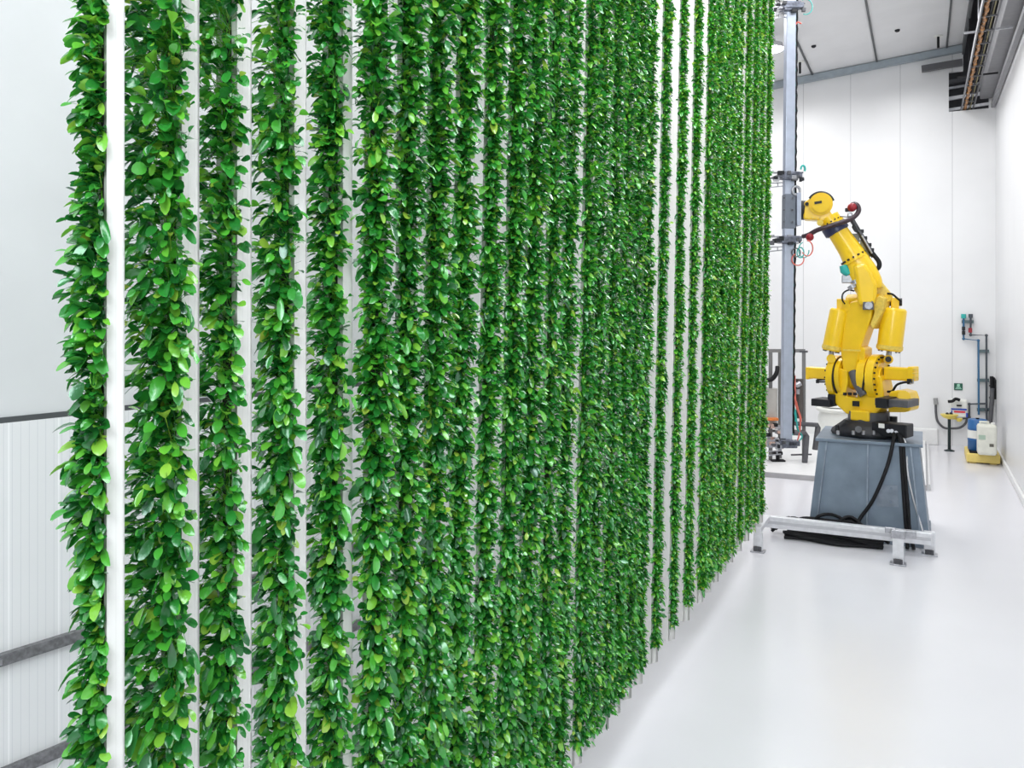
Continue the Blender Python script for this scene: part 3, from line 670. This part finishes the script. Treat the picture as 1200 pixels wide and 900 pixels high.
MB().tube([K(911, 530, -.2), kz(911.5, -.2, zs+.02)], .05, 8).box(kz(911.5, -.2, zs+.02), (.35, .2, .04), (R, F, U)).box(K(911, 531, -.2), (.25, .12, .08), (R, F, U)).build('stand', rubber, sk)
MB().tube([K(927, 533, -.2), K(951, 532.5, -.2)], .025, 6).build('drain_pipe', charcoal, sk)
bp = MB().tube([K(930, 496, -.1), K(958, 498, -.1), K(958.5, 501, -.1), K(955, 527, -.1)], [.06, .06, .075, .075], 12).build('bent_pipe', charcoal); bp['label'] = 'dark grey elbow pipe pointing down, the one closest to the pedestal'; bp['category'] = 'pipe'
bp = MB().tube([K(928, 507.5, -.4), K(944, 508, -.4), K(945, 511, -.4), K(943, 543, -.4)], [.06, .06, .08, .075], 12).build('bent_pipe', charcoal); bp['label'] = 'dark grey elbow pipe pointing down, the one nearer the grey boom'; bp['category'] = 'pipe'
# white round basin behind the robot's left side
q = W(982, 480, 24.6)
tk = thing('round_basin', 'white round-topped tank behind the left side of the yellow robot', 'tank', (q.x, q.y, .12))
MB().lathe((q.x, q.y, .12), U, [(0, .55), (.9, .55), (1.05, .5)], 28).build('tank_body', plastic_w, tk)
MB().lathe((q.x, q.y, 1.17), U, [(0, .5), (.05, .60), (.10, .62), (.13, .58)], 28).build('rim', plastic_w, tk)
MB().lathe((q.x, q.y, 1.33), U, [(0, .45), (.35, .30), (.5, .22), (.62, .22)], 24).build('hopper', plastic_w, tk)
# ================================================================ BACK WALL SERVICES
def B_(px, py, off=.12): return on_y(px, py, YB-off)
def pipes(name, lab, pts, m, r=.03, cat='pipe', grp=None):
    o = MB().tube([B_(*p) for p in pts], r, 10)
    for p in pts[1:-1]: o.sphere(B_(*p), r*1.5, 10)
    o = o.build(name, m); o['label'] = lab; o['category'] = cat
    if grp: o['group'] = grp
    return o
bl = pipes('water_pipe', 'blue water pipe stepping down the back wall towards the blue drum', [(1129.2, 371), (1129.2, 397), (1146.5, 399), (1147, 486)], pipe_blue)
MB().box(B_(1129.2, 385), (.09, .09, .12), bev=.01).box(B_(1129.2, 390), (.09, .09, .12), bev=.01).build('valve', black, bl)
MB().tube([B_(1129.2, 368), B_(1129.2, 373)], .07, 10).build('cap', teal, bl)
gp = pipes('water_pipe', 'dark grey water pipe right of the blue pipe on the back wall', [(1137.5, 371), (1137.5, 392.5), (1156, 393), (1156, 480), (1156.5, 495)], pipe_grey)
MB().tube([B_(1137.5, 368), B_(1137.5, 372.5)], .06, 10).build('cap', pipe_grey, gp)
MB().box(B_(1137, 387), (.10, .1, .14), bev=.01).build('valve', red, gp)
pp = pipes('water_pipe', 'short dark pipe branching left to the eyewash station', [(1155, 473), (1136, 473.5), (1136, 489), (1128, 490.5)], pipe_grey)
g = 'grey pipe brackets on the back wall'
for (xa, xb, y, lb) in ((1127, 1141, 377, 'topmost grey bracket across the two pipes on the back wall'), (1145.5, 1159, 411.5, 'grey bracket across the blue and grey pipes, second from top'),
                        (1145, 1159, 445.5, 'grey bracket across the blue and grey pipes, third from top'), (1145, 1159, 480, 'lowest grey pipe bracket, just above the blue drum')):
    o = MB().bar(B_(xa, y, .08), B_(xb, y, .08), .10, .09).bar(B_(xa+2, y, .03), B_(xa+2, y+1, .03), .06, .06).build('pipe_bracket', mat('bracket_grey', (.10, .14, .15), .4, .5)); o['label'] = lb; o['category'] = 'bracket'; o['group'] = g
# green sign
sg = thing('safety_sign', 'small square dark green sign on the back wall above the eyewash', 'sign', tuple(B_(1123, 457, .02)))
pa, pb = B_(1118, 449, .02), B_(1128, 457.3, .02)
MB().box((pa+pb)/2, (pb.x-pa.x, .02, pa.z-pb.z)).build('panel', sign_g, sg)
m_ = MB(); cc = B_(1123.2, 452.2, .035); m_.cyl(cc+Vector((0, 0, .02)), cc+Vector((0, .01, .02)), .045, 12).box(cc-U*.045, (.12, .01, .03)); m_.box(B_(1123.2, 455.4, .035), (.17, .01, .02))
m_.build('pictogram', mat('sign_white', (.35, .65, .5), .5), sg)
# eyewash
fp = on_z(1112.5, 528.5)
ew = thing('eyewash_station', 'yellow-bowled eyewash on a thin dark green pedestal before the back wall', 'eyewash', tuple(fp))
de = FPX*H/(528.5-HY)
def E(px, py, dd=0): return W(px, py, de+dd)
MB().tube([fp, E(1112.5, 491)], .045, 12).build('pole', mat('dark_green', (.008, .02, .022), .4), ew)
MB().lathe(fp, U, [(0, .14), (.02, .14), (.05, .05)], 20).build('foot', mat('dark_green', (.008, .02, .022), .4), ew)
b_ = E(1112.5, 491)
MB().lathe(b_, U, [(0, .06), (.04, .17), (.12, .24), (.14, .24)], 24).build('bowl', eyew_y, ew)
MB().lathe(E(1124, 494, -.1), U, [(0, .05), (.06, .09), (.10, .09)], 16).tube([E(1113, 490), E(1124, 491, -.1)], .03, 8).build('push_handle', eyew_y, ew)
MB().sphere(E(1114.5, 485), .05).sphere(E(1110, 485), .045).build('nozzle', black, ew)
# white wall box with blue and red print
pa, pb = B_(1113.5, 468, .3), B_(1134, 489.5, .3)
wb = thing('wall_dispenser', 'white wall box printed with a blue and a red stripe behind the eyewash', 'dispenser', tuple(B_(1124, 489, .2)))
MB().box(Vector(((pa.x+pb.x)/2, YB-.16, (pa.z+pb.z)/2)), (pb.x-pa.x, .32, pa.z-pb.z), bev=.05).build('case', plastic_w, wb)
def pr(x0_, y0_, x1_, y1_, m, name):
    a_, b2 = B_(x0_, y0_, .33), B_(x1_, y1_, .33); MB().box((a_+b2)/2, (b2.x-a_.x, .012, abs(a_.z-b2.z))).build(name, m, wb)
pr(1114.5, 478.3, 1133, 481, blue_ink, 'blue_stripe'); pr(1118, 481.3, 1131, 484, red_ink, 'red_stripe'); pr(1114.5, 481, 1116, 485, blue_ink, 'blue_tab'); pr(1132, 484, 1134, 489, blue_ink, 'blue_tab')
hm = MB().tube(spline([B_(1111, 470.5, .4), B_(1116, 470, .42), B_(1120, 467.5, .42), B_(1125, 469, .42)]), .045, 8).build('hand_shower', rubber, wb)
MB().box(B_(1124, 475.3, .36), (.14, .05, .05), bev=.01).build('slot', black, wb)
hs = MB().tube(spline([B_(1096.5, 468), B_(1097, 485), B_(1099, 494), B_(1106, 501), B_(1114, 502), B_(1125, 501), B_(1132, 495), B_(1133.5, 484)]), .035, 8).build('wall_hose', charcoal); hs['label'] = 'grey hose hanging in a U under the wall dispenser'; hs['category'] = 'hose'
nz = MB().tube([B_(1096.3, 466.5), B_(1097, 474)], .065, 10).build('cuff', mat('grey_cuff', (.3, .3, .3), .5), hs)
# spill pallet, drum, jug
dp = on_z(1151, 543.8)
def yrow(px, py): return on_z(px, py)
Lp, Rp = on_z(1133, 544), on_z(1174.5, 544.5)
py0 = (Lp.y+Rp.y)/2; px0, px1 = Lp.x, Rp.x-.02
px1 = min(px1, 1.9)
sp_t = thing('spill_pallet', 'yellow spill pallet on the floor in the back right corner', 'pallet', ((px0+px1)/2, py0+.4, 0))
dpt = 1.35; cx_, cy_ = (px0+px1)/2, py0+dpt/2; wd_ = px1-px0
MB().box((cx_, cy_, .15), (wd_, dpt, .24), bev=.03).box((cx_-wd_*.3, cy_, .02), (wd_*.2, dpt*.9, .04)).box((cx_+wd_*.3, cy_, .02), (wd_*.2, dpt*.9, .04)).build('sump', pallet_y, sp_t)
gm = MB()
for k in range(2): gm.box((cx_, py0+.36+k*.64, .285), (wd_-.16, .56, .03))
gm.build('grating', rubber, sp_t)
zt_p = .30
d_ = on_z(1146.5, 528, zt_p); dr_x, dr_y = -0.0, 0.0
q = W(1145.5, 500, FPX*(H-zt_p)/(527-HY)); drc = Vector((q.x, q.y, zt_p))
q = W(1156.5, 500, FPX*(H-zt_p)/(533-HY)); jgc = Vector((q.x, q.y+.05, zt_p))
dr = thing('drum', 'blue plastic drum with a white label band on the spill pallet', 'drum', tuple(drc))
MB().lathe(drc, U, [(0, .22), (.03, .24), (.27, .24), (.29, .252), (.31, .24), (.58, .24), (.60, .252), (.62, .24), (.82, .24), (.85, .21)], 28).build('body', drum_blue, dr)
MB().lathe(drc+U*.33, U, [(0, .2445), (.22, .2445)], 28).build('label_band', plastic_w, dr)
MB().lathe(drc+U*.85, U, [(0, .045), (.03, .045)], 12).build('bung', rubber, dr)
jg = thing('chemical_jug', 'tall milky white plastic canister standing in front of the blue drum', 'canister', tuple(jgc))
MB().box(jgc+U*.41, (.46, .40, .82), bev=.07).build('body', jug_m, jg)
MB().box(jgc+U*.87+Vector((-.06, 0, 0)), (.24, .07, .05), bev=.02).box(jgc+U*.84+Vector((-.15, 0, 0)), (.05, .07, .08)).box(jgc+U*.84+Vector((.03, 0, 0)), (.05, .07, .08)).build('handle', jug_m, jg)
MB().cyl(jgc+U*.80+Vector((.14, -.08, 0)), jgc+U*.87+Vector((.14, -.08, 0)), .05, 12).build('cap', plastic_w, jg)
MB().box(jgc+Vector((-.12, -.204, .48)), (.16, .008, .12)).build('label_print', mat('pale_green', (.40, .52, .42), .5), jg)
MB().box(jgc+Vector((.10, -.204, .28)), (.10, .008, .08)).build('stain', mat('dirty_spot', (.12, .11, .09), .6), jg)
# hanging wands and hoses in the corner
wp = [(1162, 441), (1162.5, 455), (1161.5, 475), (1160.5, 499)]
wn = thing('spray_lance', 'upright black hose and spray lance leaning in the corner beside the pipes', 'hose', tuple(B_(1163, 500, .3)))
MB().tube([B_(x, y, .25) for x, y in wp], .05, 8).build('lance', rubber, wn)
MB().tube([B_(1163, 455, .3), B_(1162.5, 470, .3), B_(1160, 500, .3)], .06, 8).build('hose_bundle', charcoal, wn)
MB().tube(spline([B_(1162, 443.5, .25), B_(1164.5, 443, .25), B_(1166, 446, .25)]), .03, 8).tube([B_(1166, 445, .25), B_(1165.8, 468, .25)], .045, 8).build('hook_hose', rubber, wn)
MB().bar(B_(1159, 452, .15), B_(1164, 452, .15), .05, .05).bar(B_(1159, 466, .15), B_(1164, 466, .15), .05, .05).build('wall_clip', charcoal, wn)
# ================================================================ CEILING SERVICES
ty = 13.0
ctx = thing('cable_tray', 'long cable tray with orange bead-like cable running through the wall opening', 'cable tray', (1.2, ty, 10.3))
MB().box((1.10, ty, 10.34), (.03, 35.0, .14)).build('side_rail', mat('tray_rail', (.16, .16, .175), .45, .5), ctx)
MB().box((1.42, ty, 10.34), (.03, 35.0, .10)).build('side_rail', mat('tray_grey', (.12, .12, .13), .5, .4), ctx)
for k in range(24): MB().box((1.26, 5+k*1.0, 10.30), (.34, .05, .03)).build('rung', charcoal, ctx)
MB().tube([(1.34, -4, 10.36), (1.34, 30, 10.36)], .016, 8).build('cable', olive, ctx)
MB().tube([(1.30, -4, 10.36), (1.30, 30, 10.36)], .014, 8).build('cable', rubber, ctx)
ys = np.arange(8, 29.9, .06); MB().tube([(1.19+.012*math.sin(y*9), y, 10.33) for y in ys], [.020+.032*abs(math.sin(y*9.5)) for y in ys], 8).build('beaded_cable', copper, ctx)
g = 'struts above the cable tray'
for k, Y in enumerate((12.5, 15, 18, 21.5, 25.5)):
    o = MB().box((1.34, Y, 10.44), (.95, .05, .04)).cyl((1.15, Y, 10.44), (1.15, Y, 12.84), .015, 6).build('tray_strut', steel if k % 2 else rubber)
    o['label'] = 'short %s strut crossing above the cable tray, %s from the wall opening' % ('steel' if k % 2 else 'black', ['farthest', 'fourth', 'third', 'second', 'nearest'][k]); o['category'] = 'strut'; o['group'] = g
# dark void contents: beams beyond the opening
for k, (z, t, m) in enumerate(((10.75, .10, alu), (11.1, .07, steel), (10.45, .08, alu), (11.35, .12, charcoal))):
    o = MB().bar((.3, YB+.55+.12*k, z), (2.1, YB+.5+.12*k, z+.12), t, t).build('gap_beam', m)
    o['label'] = '%s crosspiece seen inside the dark wall opening' % ['upper-middle pale', 'upper dull steel', 'lowest pale', 'topmost dark'][k]; o['category'] = 'beam'; o['group'] = 'crosspieces inside the wall opening'
o = MB().bar(on_y(1080, 81, YB-.25), on_y(1128, 73, YB-.25), .16, .19).build('wall_beam', mat('beam_dark', (.10, .10, .11), .5)); o['label'] = 'dark horizontal steel bar across the top of the back wall left of the tray'; o['category'] = 'beam'
o = MB().bar(on_y(1150, 70, YB-.25), on_y(1168, 67, YB-.25), .16, .19).build('wall_beam', mat('beam_dark', (.10, .10, .11), .5)); o['label'] = 'short dark steel bar right of the cable tray near the corner'; o['category'] = 'beam'
# hanger rods with white plates
def Dz(px, py, X=None):    # point on the sloping ceiling
    o = Vector((0, 0, H)); d = W(px, py, 1)-o; t = 7.95/(d.z-.088*d.x); return o+d*t
for px, y0, y1, lb in ((1099.5, 42, 56, 'short black rod hanging from the ceiling near its right edge'), (937.5, 72, 86, 'short black rod hanging from the ceiling right of the grey boom')):
    q0 = Dz(px, y0); D_ = (q0-Vector((0, 0, H))).dot(F); ln = (y1-y0)/FPX*D_
    t = thing('ceiling_rod', lb, 'rod', tuple(q0))
    MB().cyl(q0, q0-U*ln, .035, 8).build('rod', rubber, t); MB().cyl(q0+U*.01, q0-U*.03, .12, 14).build('plate', plastic_w, t)
for px, y, lb in ((953.5, 53.5, 'small black ceiling sensor on the panel nearest the grey boom'), (1051.5, 35, 'small black ceiling sensor on the middle ceiling panel')):
    q0 = Dz(px, y); o = MB().lathe(q0+U*.01, -U, [(0, .07), (.04, .07), (.07, .04)], 14).build('ceiling_sensor', black); o['label'] = lb; o['category'] = 'sensor'
# bright high-bay lamp seen past the edge of the last tower
q0 = Dz(904, 40)-U*.12
lp = thing('high_bay_lamp', 'glaring white ceiling lamp between the last tower and the grey boom', 'lamp', tuple(q0))
MB().lathe(q0, -U, [(0, .10), (.10, .12), (.16, .30), (.30, .34)], 24).build('housing', alu, lp)
MB().lathe(q0-U*.30, -U, [(0, .30), (.03, .30), (.05, .2)], 24).build('lamp_lens', mat('lamp_glow', (1, .99, .95), .5, emit=150), lp)
